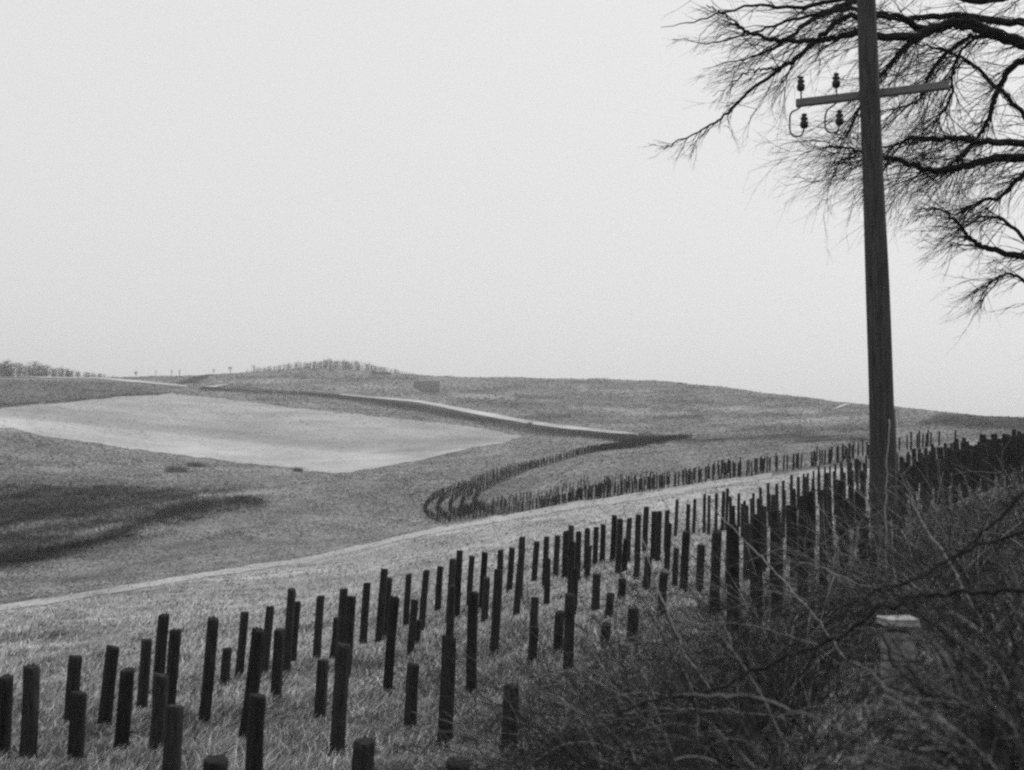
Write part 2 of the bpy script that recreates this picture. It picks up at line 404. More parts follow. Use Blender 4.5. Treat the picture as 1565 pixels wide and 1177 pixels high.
drape("footpath", [(x, y - interp([(-300, 3), (480, 3), (650, 3), (900, 3), (1180, 4)], x)) for x, y in PATH if x < 1200], [(x, y + interp([(-300, 7), (40, 6), (480, 5), (650, 5), (1000, 8), (1180, 4)], x)) for x, y in PATH if x < 1200],
      M_path, "worn pale footpath along the edge of the near meadow", nx=300, ny=6, off=.03, wig=1.5, cat="path")

# ------------------------------------------------------------------ timber posts
LIST = [(48, 1019, 42, 1165), (116, 1003, 108, 1106), (120, 1058, 114, 1165), (173, 989, 159, 1110), (195, 1024, 185, 1150), (224, 978, 216, 1088), (251, 940, 240, 1075),
 (268.5, 963, 257, 1100), (246, 1031, 237, 1160), (268, 1079, 261, 1195), (326, 946, 312, 1104), (348, 991, 343, 1047), (374, 936, 365, 1035), (413, 927, 403, 1032), (396, 963, 374, 1140),
 (446, 901, 437, 1032), (453.5, 920, 446, 1010), (427, 963, 421, 1074), (394, 1063, 387, 1195), (490.5, 911, 484, 1005), (494, 1009, 489, 1096), (515, 945, 509, 1005), (525.5, 901, 517, 1030),
 (537.5, 912, 529, 1035), (526, 985, 515, 1155), (561, 891, 555, 984), (588, 870, 579, 981), (595, 884, 588, 976), (604, 913, 592, 1062), (625, 878, 620, 957), (634, 917, 627, 998), (652, 872, 644, 966),
 (673, 866, 669, 935), (692, 855, 686, 950), (703, 842, 698, 943), (690, 895, 686, 980), (686, 973, 679, 1140), (632, 1015, 626, 1114), (557, 1132, 552, 1235), (721.5, 850, 717, 925), (741, 845, 736, 935),
 (744, 883, 740, 950), (724, 905, 720, 1063), (765, 841, 761, 935), (762, 871, 755, 998), (782.5, 838, 778, 905), (798, 821, 793, 915), (798, 840, 789, 939), (820.5, 828, 816, 888), (835.5, 821, 832, 900),
 (837, 853, 835, 924), (852, 819, 849, 881), (865, 812, 863, 885), (873, 804, 870, 885), (884.6, 813, 882, 888), (875, 829, 872, 910), (879, 868, 875, 940), (871, 909, 868, 1024), (818, 913, 815, 965), (817, 958, 812, 1017),
 (782, 1046, 777, 1150), (898, 808, 896, 870), (900, 834, 897, 885), (911, 806, 909, 865), (912, 878, 910, 932), (922, 802, 920, 860), (939, 788, 936, 858), (948, 794, 944, 880), (962, 792, 959, 860), (957, 824, 954, 878),
 (951, 885, 949, 916), (933, 907, 930, 943), (927, 952, 924, 982), (976, 787, 974, 858), (988, 775, 985, 845), (974.5, 845, 972, 886), (991, 851, 987, 901), (1000, 782, 998, 855), (1008, 782, 1005, 858), (1020, 780, 1018, 845),
 (1035, 764, 1032, 820), (1023, 800, 1019, 873), (1015, 875, 1011, 940), (1052, 771, 1050, 835), (1062, 763, 1060, 815), (1049, 813, 1044, 906), (1072, 833, 1069, 905), (1077, 756, 1076, 815), (1084, 758, 1083, 818),
 (1095, 755, 1094, 815), (1096, 813, 1092, 940), (1112, 747, 1110, 810), (1106, 752, 1104, 812), (8, 1035, 2, 1160), (-25, 1048, -31, 1175), (700, 1165, 694, 1290), (330, 1160, 322, 1290), (856, 935, 853, 1000), (640, 948, 636, 985), (1034, 838, 1031, 900), (968, 930, 965, 985)]
def post_mesh(seed):
    r = random.Random(seed); m = MB(); S = 20; sqf = r.uniform(.55, 1.0)
    wob = [1 + r.uniform(-.05, .05) for _ in range(S)]
    tilt = r.uniform(-.022, .022); tx = r.uniform(-.012, .012)
    zs = [-0.12, 0, .15, .35, .55, .75, .92, .985, 1.0]
    for z in zs:
        rad = 0.073 * (1.03 - 0.06 * z) * (0.93 if z == 1.0 else 1)
        for k in range(S):
            a = 6.28319 * k / S
            ca_, sa_ = abs(math.cos(a)), abs(math.sin(a)); sq = (ca_ ** 5 + sa_ ** 5) ** (-.2)
            rr = rad * .93 * (1 + (sq - 1) * sqf) * wob[k] * (1 + .025 * math.sin(5 * z + k * 1.7 + seed))
            x, y = rr * math.cos(a) + tx * math.sin(3 * z), rr * math.sin(a)
            m.v.append((x, y, z + ((tilt * x / .08 + .012 * math.sin(2.3 * k + seed)) * z if z > .9 else 0)))
    for q in range(len(zs) - 1):
        for k in range(S):
            a, b = q * S + k, q * S + (k + 1) % S
            m.f.append((a, b, b + S, a + S))
    m.f.append(tuple((len(zs) - 1) * S + k for k in range(S)))
    me = bpy.data.meshes.new("wooden_post"); me.from_pydata(m.v, [], m.f); me.materials.append(M_post); me.materials.append(M_cut)
    me.polygons[-1].material_index = 1
    for p in me.polygons: p.use_smooth = True
    me.polygons[-1].use_smooth = False
    me.update(); return me
post_meshes = [post_mesh(k) for k in range(9)]

posts = []                                   # (base, top, region)
L = np.array(LIST)
B = cast(L[:, 2], L[:, 3])
for (xt, yt, xb, yb), b in zip(LIST, B):
    if np.isnan(b[0]): continue
    dep = (b - CAM) @ FW
    posts.append((b, at(xt, yt, dep), 'near'))
BACKB = [(1112, 814), (1180, 782), (1240, 752), (1300, 739), (1400, 721), (1530, 711), (1620, 708)]
FRONTB = [(1112, 975), (1200, 935), (1280, 890), (1340, 850), (1400, 785), (1530, 742), (1620, 734)]
for k in range(6):
    x = 1112 + rng.uniform(0, 10)
    while x < 1615:
        y0, y1 = interp(BACKB, x), interp(FRONTB, x)
        y = y0 + (y1 - y0) * (k / 5) ** 1.25 + rng.gauss(0, 2)
        hh = (rng.uniform(1.25, 1.6) if rng.random() > .12 else rng.uniform(.8, 1.1)) * (.86 if x > 1370 else 1)
        p = cast([x], [y])[0]
        if not np.isnan(p[0]) and not (abs(x - 1352) < 24 and y > 790):
            lean = 0.03 - 0.00011 * (x - 784) - (0.03 - (x - 784) / 13500.0)
            posts.append((p, p + np.array([lean * hh + rng.gauss(0, .02), rng.gauss(0, .02), hh]), 'dense'))
        x += rng.uniform(1.5, 2.4) * (.75 if x > 1370 else 1) * 285 / max(12, math.hypot(p[0], p[1])) + 2 if not np.isnan(p[0]) else 12
def belt_line(pix):
    P = cast([p[0] for p in pix], [p[1] for p in pix]); print('belt', [int(math.hypot(q[0], q[1])) for q in P]); P = P[~np.isnan(P[:, 0])]
    return smooth_line([p[:2] for p in P], 24)
def belt(line, rows, gap, step, side, region, thin=0.0):
    line = np.array(line)
    for r_ in range(rows):
        t = np.gradient(line, axis=0); t /= np.linalg.norm(t, axis=1)[:, None] + 1e-9
        off = line + side * gap * r_ * np.stack([-t[:, 1], t[:, 0]], 1)
        seg = np.linalg.norm(np.diff(off, axis=0), axis=1); s = np.concatenate([[0], np.cumsum(seg)])
        for q in np.arange(rng.uniform(0, step), s[-1], step):
            x = np.interp(q, s, off[:, 0]) + rng.gauss(0, .12); y = np.interp(q, s, off[:, 1]) + rng.gauss(0, .12)
            if thin and r_ > 0 and rng.random() < thin * min(1, max(0, (x / y + .04) / .05)) and y < 235 - 60 * max(0, x / y): continue
            if thin and r_ == 0 and rng.random() < .3 * min(1, max(0, (x / y + .03) / .05)) and y < 235 - 60 * max(0, x / y): continue
            hh = rng.uniform(1.2, 1.6)
            b = np.array([x, y, float(ground_z(np.array([x]), np.array([y]))[0])])
            posts.append((b, b + np.array([rng.gauss(0, .04), rng.gauss(0, .04), hh]), region))
loop = belt_line([(1330, 702), (1260, 710), (1190, 720.5), (1100, 734.5), (1000, 750), (900, 764.5), (800, 782), (740, 791), (700, 797), (672, 798), (654, 790), (650, 780), (658, 768), (678, 756), (722, 739), (800, 713), (880, 696), (950, 683), (1010, 673)])
belt(loop, 5, 2.35, .62, -1, 'loop', .72)
belt(loop[7 * 24:14 * 24 + 12], 5, 2.35, .75, -1, 'loop')
belt(belt_line([(1050, 672), (1010, 671), (940, 667), (870, 660), (760, 645), (640, 622), (500, 605), (400, 600), (310, 596)]), 8, 2.4, 1.5, 1, 'far')
def vis_size(p):
    x0, y0, w0 = project(p[0]); x1, y1, w1 = project(p[1])
    if w0 < 1 or x1 < -60 or x1 > 1620 or y1 > 1180: return 0
    return math.hypot(x1 - x0, y1 - y0)
sz = [vis_size(p) for p in posts]
order = sorted(range(len(posts)), key=lambda q: -sz[q] - (1000 if posts[q][2] == 'near' and sz[q] > 0 else 0))
from collections import Counter
print(Counter(p[2] for p in posts), 'solo', Counter(posts[q][2] for q in order[:298]), sz[order[297]])
solo = [q for q in order[:298] if sz[q] > 0]; soloset = set(solo)
ORD = "first second third fourth fifth sixth seventh eighth ninth tenth eleventh twelfth thirteenth fourteenth fifteenth sixteenth seventeenth eighteenth nineteenth twentieth".split()
TENS = {20: "twenty", 30: "thirty", 40: "forty", 50: "fifty"}
TENTH = {20: "twentieth", 30: "thirtieth", 40: "fortieth", 50: "fiftieth"}
def ordinal(k):
    if k <= 20: return ORD[k - 1]
    return TENTH[k] if k % 10 == 0 else TENS[k // 10 * 10] + "-" + ORD[k % 10 - 1]
near = [q for q in solo if posts[q][2] == 'near']
hts = {q: np.linalg.norm(posts[q][1] - posts[q][0]) for q in near}
def crest(q):                                # top stands clear against the meadow behind
    x, y, _ = project(posts[q][1])
    return y < interp([(-50, 1040), (45, 1030), (116, 1010), (173, 995), (251, 960), (326, 950), (446, 915), (588, 885), (703, 858), (798, 842), (873, 828), (988, 800), (1035, 785), (1112, 770)], x)
stubs = sorted([q for q in near if hts[q] < 0.95], key=lambda q: project(posts[q][1])[0])
tops = sorted([q for q in near if q not in stubs and crest(q)], key=lambda q: project(posts[q][1])[0])
mids = sorted([q for q in near if q not in stubs and q not in tops], key=lambda q: project(posts[q][1])[0])
lab = {}
for k, q in enumerate(stubs): lab[q] = f"{ordinal(k + 1)} from the left of the short dark stub posts standing in rough grass"
for k, q in enumerate(tops): lab[q] = f"{ordinal(k + 1)} from the left of tall dark posts whose tops stand against the pale meadow"
for k, q in enumerate(mids): lab[q] = f"{ordinal(k + 1)} from the left of tall dark posts in front of the belt's back row"
for q in solo:
    b, t, reg = posts[q]
    o = bpy.data.objects.new("wooden_post", post_meshes[rng.randrange(9)]); C.objects.link(o)
    ax = Vector(t - b); L_ = ax.length
    o.location = Vector(b); o.scale = (rng.uniform(.93, 1.07),) * 2 + (L_,)
    o.rotation_mode = 'QUATERNION'
    qz = Matrix.Rotation(rng.uniform(0, 6.28), 4, 'Z').to_quaternion()
    o.rotation_quaternion = Vector((0, 0, 1)).rotation_difference(ax.normalized()) @ qz
    if reg == 'near':
        tag(o, lab[q], "post", "dark timber posts of the near obstacle belt")
    elif reg == 'dense':
        if project(t)[0] > 1375: tag(o, "dark post in the thick band of posts beyond the pole, above the thicket", "post", "dark posts of the band beyond the pole")
        else: tag(o, "dark post packed in the crowded rows just left of the telegraph pole", "post", "dark posts crowded beside the telegraph pole")
    else:
        tag(o, "small distant dark post in the line behind the pale footpath", "post", "small dark posts behind the footpath")
fm = MB()
for q, (b, t, reg) in enumerate(posts):
    if q in soloset or (sz[q] == 0 and project(b)[2] < 40): continue
    fm.tube([b + np.array([0, 0, -.1]), t], [.09, .085] if reg != 'dense' else [.076, .072], 4)
tag(fm.build("distant_posts", M_post, None, False), "mass of tiny dark posts looping over the far slope and along the chalk road", "posts", kind="stuff")

# ------------------------------------------------------------------ near grass
NB = 230000
gx = nrng.uniform(-70, 1640, NB * 2); gy = nrng.uniform(725, 1230, NB * 2)
ok = gy > interp(PATH, gx) + nrng.uniform(-5, 7, NB * 2)
dens = 0.45 + 0.55 * np.clip((vnoise(gx, gy * 2, .05) + vnoise(gy * 2, gx, .017)) + .5, 0, 1)
ok &= nrng.uniform(0, 1, NB * 2) < dens
th = gy > interp(THICK, gx) - 10
ok &= ~th | (nrng.uniform(0, 1, NB * 2) < .25)
gx, gy = gx[ok], gy[ok]
P = cast(gx, gy); good = ~np.isnan(P[:, 0]); P = P[good]; gx, gy = gx[good], gy[good]
dd = np.hypot(P[:, 0], P[:, 1]); keep = dd < 110; P, dd, gx, gy = P[keep], dd[keep], gx[keep], gy[keep]
m = len(P)
ang = nrng.normal(0.5, 1.1, m); clump = 1 + .6 * vnoise(P[:, 0], P[:, 1], 1.3) + .3 * vnoise(P[:, 1], P[:, 0], 3.1)
hgt = nrng.uniform(.04, .135, m) * np.clip(clump, .4, 1.8)
wd = np.maximum(.004, dd * 0.00042) * nrng.uniform(.7, 1.4, m)
lean = nrng.uniform(.4, 1.5, m) * hgt
dx, dy = np.cos(ang), np.sin(ang)
side = nrng.uniform(0, 6.28, m); sx, sy = np.cos(side) * wd, np.sin(side) * wd
b0 = P.copy(); b0[:, 2] -= .01
V = np.empty((m, 5, 3))
V[:, 0] = b0 - np.stack([sx, sy, 0 * sx], 1); V[:, 1] = b0 + np.stack([sx, sy, 0 * sx], 1)
mid = b0 + np.stack([dx * lean * .35, dy * lean * .35, hgt * .65], 1)
V[:, 2] = mid + np.stack([sx, sy, 0 * sx], 1) * .7; V[:, 3] = mid - np.stack([sx, sy, 0 * sx], 1) * .7
V[:, 4] = b0 + np.stack([dx * lean, dy * lean, hgt], 1)
base = np.arange(m)[:, None] * 5
T = np.concatenate([base + [0, 1, 2], base + [0, 2, 3], base + [3, 2, 4]]).reshape(-1, 3)
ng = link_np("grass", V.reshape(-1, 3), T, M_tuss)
tt = .39 * nrng.uniform(.5, 1.5, m) * (1 + .35 * vnoise(P[:, 0], P[:, 1], .9) + .4 * vnoise(P[:, 1], P[:, 0], 2.7) + .2 * vnoise(P[:, 1], P[:, 0], 6.1))
dark_blade = nrng.uniform(0, 1, m) < np.clip((gy - interp(PATH, gx) - 70) / 330, 0, .42) + .12 * (vnoise(P[:, 0], P[:, 1], 1.7) > .15)
tt = np.where(dark_blade, tt * .3, tt)  # darker blades, more of them further below the path and in scattered patches
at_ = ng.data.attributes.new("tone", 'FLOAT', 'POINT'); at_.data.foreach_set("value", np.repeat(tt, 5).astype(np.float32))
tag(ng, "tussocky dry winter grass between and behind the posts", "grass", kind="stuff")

gx = nrng.uniform(-60, 1620, 420000); gy = nrng.uniform(548, 965, 420000)
ok = gy < interp(PATH, gx) + nrng.uniform(-5, 2, len(gx))
FIELD = [(-300, 640), (40, 621), (225, 604), (262, 602), (430, 621), (520, 631), (700, 650), (800, 667), (620, 708), (520, 723), (250, 693), (40, 663), (-300, 650)]
ok &= ~inside(gx, gy, [(633, 582), (674, 582), (675, 600), (644, 600)])
ok &= seg_dist(gx, gy, [(520, 604), (640, 614.5), (720, 630), (800, 645), (920, 660), (975, 665)]) > 4
ok &= seg_dist(gx, gy, [(-200, 574), (150, 579), (220, 585), (285, 591)]) > 3
ok &= nrng.uniform(0, 1, len(gx)) < .35 + .65 * np.clip(vnoise(gx, gy * 3, .04) + .6, 0, 1)
gx, gy = gx[ok], gy[ok]; P = cast(gx, gy); good = ~np.isnan(P[:, 0]); P = P[good]; gx, gy = gx[good], gy[good]
dd = np.hypot(P[:, 0], P[:, 1]); keep = (dd < 1100) & (dd > 50); P, dd, gx, gy = P[keep], dd[keep], gx[keep], gy[keep]; m = len(P)
ia = np.clip(((np.arctan2(P[:, 0], P[:, 1]) - az_in[0]) / (az_in[1] - az_in[0])).round().astype(int), 0, NA - 1)
idd = np.clip(((np.log(dd) - LD[0]) / (LD[1] - LD[0])).round().astype(int), 0, ND - 1)
tt = tone[ia * ND + idd] * nrng.uniform(.8, 1.45, m) * (1 + .22 * vnoise(P[:, 0], P[:, 1], .09) + .22 * vnoise(P[:, 1] * .6, P[:, 0], .31))
inf = inside(gx, gy + nrng.normal(0, .8, m), FIELD)
tt = np.where(inf, field_tone(gx, gy) * nrng.uniform(.88, 1.16, m), tt)
scr = SCRUB[ia * ND + idd]
tt = tt * (1 + scr * nrng.uniform(-.45, .9, m))
hgt = (1 + scr * nrng.uniform(0, 2.6, m)) * np.where(inf, .55, 1) * dd * .00062 * nrng.uniform(.5, 1.5, m); wd = dd * .00085 * nrng.uniform(.6, 1.6, m)
a1 = nrng.uniform(0, 3.14, m); ux, uy = np.cos(a1) * wd, np.sin(a1) * wd
V = np.empty((m, 6, 3)); lo = P.copy(); lo[:, 2] -= hgt * .3
z0 = 0 * ux
V[:, 0] = lo - np.stack([ux, uy, z0], 1); V[:, 1] = lo + np.stack([ux, uy, z0], 1); V[:, 2] = P + np.stack([nrng.normal(0, .9, m) * wd, nrng.normal(0, .9, m) * wd, hgt], 1)
V[:, 3] = lo - np.stack([-uy, ux, z0], 1); V[:, 4] = lo + np.stack([-uy, ux, z0], 1); V[:, 5] = P + np.stack([nrng.normal(0, .4, m) * wd, nrng.normal(0, .4, m) * wd + hgt, hgt * .8], 1)
base = np.arange(m)[:, None] * 6
fg = link_np("grass", V.reshape(-1, 3), np.concatenate([base + [0, 1, 2], base + [3, 4, 5]]).reshape(-1, 3), M_tuss)
at_ = fg.data.attributes.new("tone", 'FLOAT', 'POINT'); at_.data.foreach_set("value", np.repeat(tt, 6).astype(np.float32))
tag(fg, "coarse grass tussocks roughening the valley sides", "grass", kind="stuff")

# ------------------------------------------------------------------ telegraph pole
PD = 15.0
pb = at(1353, 880, PD); pb[2] = float(ground_z(np.array([pb[0]]), np.array([pb[1]]))[0])
ptop = at(1324, -70, PD)
pole = empty("telegraph_pole", pb, "tall dark wooden telegraph pole with one crossarm above the thicket", "telegraph pole")
def loc(p): return Vector(p) - Vector(pb)
ax = (ptop - pb)
mb = MB(); pts, rad = [], []
for k in range(27):
    t = k / 26
    pts.append(loc(pb + ax * t + np.array([0.018 * math.sin(5 * t), 0, 0]))); rad.append(.176 * (1 - t) + .112 * t + .003 * math.sin(17 * t))
pts[0] = pts[0] - Vector((0, 0, .2))
mb.tube(pts, rad, 20); mb.build("pole_shaft", M_pole, pole)
mb = MB()
mb.tube([loc(at(1364, 850, 15.1)), loc(at(1363, 720, 15.1)), loc(at(1361, 626, 15.1))], [.075, .07, .06], 10); mb.build("support_stake", M_pole, pole)
aL, aR = at(1217, 158, 15.55), at(1451, 130, 14.75)
axd = Vector(aR - aL).normalized(); fr = axd.cross(Vector((0, 0, 1))).normalized(); upv = fr.cross(axd).normalized()
shift = -fr * 0.0
mb = MB()
hw, hh = .042, .050
c = [(-hw, -hh), (hw, -hh), (hw, hh), (-hw, hh)]
ends = [loc(aL), loc(aR)]
be = .008
oct_ = [(-hw + be, -hh), (hw - be, -hh), (hw, -hh + be), (hw, hh - be), (hw - be, hh), (-hw + be, hh), (-hw, hh - be), (-hw, -hh + be)]
for e in ends:
    for (p, q) in oct_: mb.v.append(e + fr * p + upv * q)
for k in range(8): mb.f.append((k, (k + 1) % 8, 8 + (k + 1) % 8, 8 + k))
mb.f.append(tuple(reversed(range(8)))); mb.f.append(tuple(range(8, 16)))
mb.build("crossarm", M_arm, pole, False)
BELL = [(.012, -.085), (.040, -.085), (.052, -.06), (.056, -.02), (.046, .0), (.036, .012), (.050, .03), (.046, .055), (.030, .062), (.030, .075), (.038, .088), (.030, .105), (.008, .112)]
def insulator(px_, py_, dep, pin):
    p = loc(at(px_, py_, dep))
    b = MB(); b.lathe(p, BELL, 16); o = b.build("insulator", M_ins, pole)
    q = MB(); q.tube([loc(x) for x in smooth_line(pin, 5)] if len(pin) > 2 else [loc(x) for x in pin], [.011] * (len(smooth_line(pin, 5)) if len(pin) > 2 else 2), 8)
    q.build("insulator_pin", M_iron, o)
insulator(1224, 129, 15.5, [at(1224, 136, 15.5), at(1225, 160, 15.5)])
insulator(1278, 124, 15.3, [at(1278, 131, 15.3), at(1279, 153, 15.3)])
insulator(1229, 186, 15.45, [at(1224, 163, 15.45), at(1219, 167, 15.45), at(1209, 173, 15.45), at(1207, 186, 15.45), at(1208, 202, 15.45), at(1214, 209, 15.45), at(1224, 207, 15.45), at(1228, 200, 15.45), at(1229, 190, 15.45)])
insulator(1283, 181, 15.25, [at(1279, 156, 15.25), at(1273, 162, 15.25), at(1264, 169, 15.25), at(1261, 182, 15.25), at(1262, 197, 15.25), at(1269, 203, 15.25), at(1278, 202, 15.25), at(1282, 195, 15.25), at(1283, 185, 15.25)])

# ------------------------------------------------------------------ the tree at the right
TD = 18.5
tb = at(1830, 800, TD + .5); tb[2] = float(ground_z(np.array([tb[0]]), np.array([tb[1]]))[0])
tree = empty("bare_tree", tb, "bare winter tree spreading drooping leafless limbs behind the pole", "tree")
def tl(p): return Vector(p) - Vector(tb)
trunk = [tb + np.array([0, 0, -.2]), at(1828, 600, TD + .5), at(1835, 380, TD + .4), at(1825, 150, TD + .3), at(1840, -60, TD + .2), at(1820, -320, TD), at(1835, -560, TD)]
mb = MB(); sl = smooth_line(trunk, 6); mb.tube([tl(p) for p in sl], [.34 - .25 * k / len(sl) for k in range(len(sl))], 14); mb.build("trunk", M_bark, tree)
LIMBS = [  # pixel polyline, start / end thickness in px, depth offset at the two ends
 ([(1830, 190), (1700, 120), (1600, 80), (1528, 56), (1485, 38), (1451, 36), (1417, 49), (1395, 57), (1343, 57), (1313, 50), (1279, 58), (1242, 62), (1197, 62), (1163, 56), (1141, 49), (1128, 37), (1108, 24), (1080, 8)], 21, 1.6, 0, -1.0),
 ([(1417, 49), (1375, 28), (1330, 22), (1287, 30), (1257, 56), (1223, 84), (1189, 108), (1148, 138), (1118, 168), (1085, 191), (1050, 210), (1014, 226)], 10, 1.6, -.2, -1.4),
 ([(1223, 84), (1197, 103), (1167, 106), (1140, 111), (1115, 130), (1090, 148)], 4, .8, -.8, -1.2),
 ([(1451, 36), (1417, 47), (1391, 67), (1365, 93), (1343, 119), (1318, 155), (1303, 185), (1296, 205)], 10, 1.2, -.1, -.6),
 ([(1835, 330), (1700, 260), (1600, 225), (1528, 217), (1485, 215), (1458, 211), (1430, 212), (1395, 211), (1372, 221), (1346, 226), (1310, 236), (1280, 250)], 14, 1.0, .2, -.6),
 ([(1830, 380), (1690, 290), (1600, 248), (1528, 242), (1496, 249), (1458, 258), (1421, 260), (1399, 252), (1372, 245), (1348, 241), (1316, 230), (1283, 226), (1256, 216), (1225, 214)], 17, 1.0, .5, -.2),
 ([(1600, 80), (1550, 100), (1528, 131), (1518, 161), (1507, 191), (1492, 213), (1477, 232), (1462, 243), (1440, 268), (1420, 290)], 11, 1.0, 0, .7),
 ([(1830, 470), (1700, 430), (1600, 400), (1528, 386), (1500, 376), (1481, 363), (1466, 344), (1447, 325), (1428, 318), (1400, 322)], 14, .9, .5, .9),
 ([(1600, 80), (1540, 58), (1490, 55), (1458, 71), (1429, 101), (1416, 125), (1408, 148), (1391, 161), (1372, 165), (1346, 174), (1322, 188)], 8, .9, .1, -.2),
 ([(1600, 225), (1560, 170), (1500, 110), (1470, 88), (1430, 73), (1390, 68), (1350, 78)], 8, 1.0, .3, .4),
 ([(1700, 120), (1600, 45), (1520, 30), (1450, 24), (1370, 30), (1310, 14), (1250, 22), (1190, 36), (1140, 54), (1080, 66), (1030, 58)], 14, .8, 0, .2),
 ([(1490, 55), (1462, 90), (1456, 130), (1446, 165), (1434, 180), (1440, 200), (1462, 213)], 4, 1.5, .1, .3),
 ([(1830, 560), (1700, 500), (1600, 450), (1550, 420), (1525, 425), (1500, 440), (1485, 455)], 9, .8, .4, .3),
 ([(1600, 248), (1560, 270), (1530, 300), (1495, 310), (1460, 330), (1430, 352)], 9, .8, .4, .2),
 ([(1600, 400), (1560, 360), (1530, 335), (1500, 332), (1470, 350), (1440, 380)], 7, .8, .5, .2),
 ([(1700, -30), (1600, -20), (1500, 0), (1420, -20), (1330, -10), (1230, 10), (1150, 8), (1070, 30), (1010, 44)], 16, .8, -.6, -1),
 ([(1820, -200), (1650, -120), (1500, -90), (1380, -40), (1300, 4), (1240, 30), (1190, 70), (1140, 90), (1075, 104)], 22, .8, .4, .8),
]
PXM = TD / F
tw_lines = []
def twig(p, dirv, length, r, level):
    n_ = max(3, int(length / .14)); pts = [p]; dcur = dirv / (np.linalg.norm(dirv) + 1e-9)
    bend = np.array([rng.gauss(-.01, .03), rng.gauss(0, .03), rng.gauss(-.01, .035)])
    for k in range(n_):
        dcur = dcur + bend + np.array([rng.gauss(0, .12), rng.gauss(0, .12), rng.gauss(0, .12)])
        dcur /= np.linalg.norm(dcur)
        pts.append(pts[-1] + dcur * length / n_)
    tw_lines.append((pts, r))
    if level > 0:
        for k in range(rng.choice((2, 3, 3, 4)) + (2 if length > .9 else 0)):
            q = rng.randrange(max(1, n_ // 4), n_ + 1)
            dd_ = (pts[min(q, n_)] - pts[q - 1]); dd_ /= np.linalg.norm(dd_) + 1e-9
            side_ = np.array([rng.gauss(-.12, .35), rng.gauss(0, .35), rng.gauss(-.12, .38)])
            twig(pts[q], dd_ + side_, length * rng.uniform(.35, .7), r * .5, level - 1)
for li, (pl, t0, t1, z0, z1) in enumerate(LIMBS):
    pl3 = []
    for k, (x, y) in enumerate(pl):
        f = k / (len(pl) - 1)
        pl3.append(at(x, y, TD + z0 * (1 - f) + z1 * f))
    sl = smooth_line(pl3, 6)
    sl = [p + np.array([rng.gauss(0, .013), rng.gauss(0, .02), rng.gauss(0, .013)]) for p in sl]
    m_ = len(sl)
    rads = [max(.004, PXM * .5 * (t0 * (1 - k / (m_ - 1)) ** 1.15 + t1)) for k in range(m_)]
    mb = MB(); mb.tube([tl(p) for p in sl], rads, 8); mb.build("branch", M_bark, tree)
    for k in range(2, m_):
        x, y, _ = project(sl[k])
        if x > 1680: continue
        prob = .50 if x > 1120 else .40
        reps = 1 if rng.random() < prob else 0
        if x > 1290 and y < 330 and rng.random() < .45: reps += 1
        if x > 1470 and y > 150 and rng.random() < .55: reps += 1
        for _ in range(reps):
            dv = sl[min(k + 1, m_ - 1)] - sl[k - 1]; dv = dv / (np.linalg.norm(dv) + 1e-9)
            drop = rng.gauss(-.38, .38)
            twig(sl[k], dv * .8 + np.array([rng.gauss(-.35, .3), rng.gauss(0, .4), drop]), rng.uniform(.4, 1.3) * (1 if rads[k] > .012 else .7) * (1 if x > 1180 else .55) * (1 if y < 300 else .62) * (.6 if k > m_ - 5 else 1), min(.011, rads[k] * .6 + .001), 2)
mb = MB()
for pts, r in tw_lines:
    mb.tube([tl(p) for p in pts], [max(.0012, r * (1 - .75 * k / (len(pts) - 1))) for k in range(len(pts))], 3, False)
mb.build("twigs", M_twig, tree)
print("twigs", len(tw_lines))

# ------------------------------------------------------------------ thicket
def bnd(x): return interp(THICK, x)
SD = float((cast([1372], [1062])[0] - CAM) @ FW)
def hides_stone(pts):
    for p in pts:
        x_, y_, w_ = project(p)
        if 1322 < x_ < 1404 and 958 < y_ < 1058 and w_ < SD + .25: return True
    return False
mb = MB(); mbl = MB()
NC = 6000
cxs = nrng.uniform(700, 1640, NC * 3); cys = nrng.uniform(690, 1330, NC * 3)
okc = cys > bnd(cxs) + nrng.exponential(26, NC * 3) - 6
cxs, cys = cxs[okc][:NC], cys[okc][:NC]
RP = cast(cxs, cys)
for x, y, p in zip(cxs, cys, RP):
    if np.isnan(p[0]): continue
    dist = math.hypot(p[0], p[1])
    if dist > 40 or dist < 2.0 or (1285 < x < 1450 and 1005 < y < 1350): continue
    edge = min(1.0, (y - bnd(x) + 30) / 140)
    hpx = rng.uniform(25, 80) + 170 * edge * rng.random() ** 1.5
    L_ = min(2.4, min(hpx, max(16, (y - 670) * .42)) * dist / F * 2.1)
    az_ = rng.uniform(0, 6.28); el = rng.uniform(.1, 1.2)
    dcur = np.array([math.cos(az_) * math.cos(el), math.sin(az_) * math.cos(el), math.sin(el)])
    pts = [p - np.array([0, 0, .02])]; n_ = 6
    droop = rng.uniform(.02, .22)
    for k in range(n_):
        dcur = dcur + np.array([rng.gauss(0, .07), rng.gauss(0, .07), rng.gauss(-droop, .06)]); dcur /= np.linalg.norm(dcur)
        pts.append(pts[-1] + dcur * L_ / n_)
    if hides_stone(pts) and rng.random() < .72: continue
    r = rng.uniform(.0012, .0042) * (.6 + .04 * dist)
    mb.tube(pts, [r * (1 - .6 * k / n_) for k in range(n_ + 1)], 3, False)
    for _ in range(rng.choice((1, 1, 2, 2))):
        q = rng.randrange(1, n_); d2 = dcur * .8 + np.array([rng.gauss(0, .5), rng.gauss(0, .5), rng.gauss(.1, .4)])
        d2 = d2 / np.linalg.norm(d2); e = [pts[q]]
        for k in range(3):
            d2 = d2 + np.array([rng.gauss(0, .12), rng.gauss(0, .12), rng.gauss(-.05, .12)]); d2 /= np.linalg.norm(d2); e.append(e[-1] + d2 * L_ * .14)
        mb.tube(e, [r * .7, r * .6, r * .45, r * .3], 3, False)
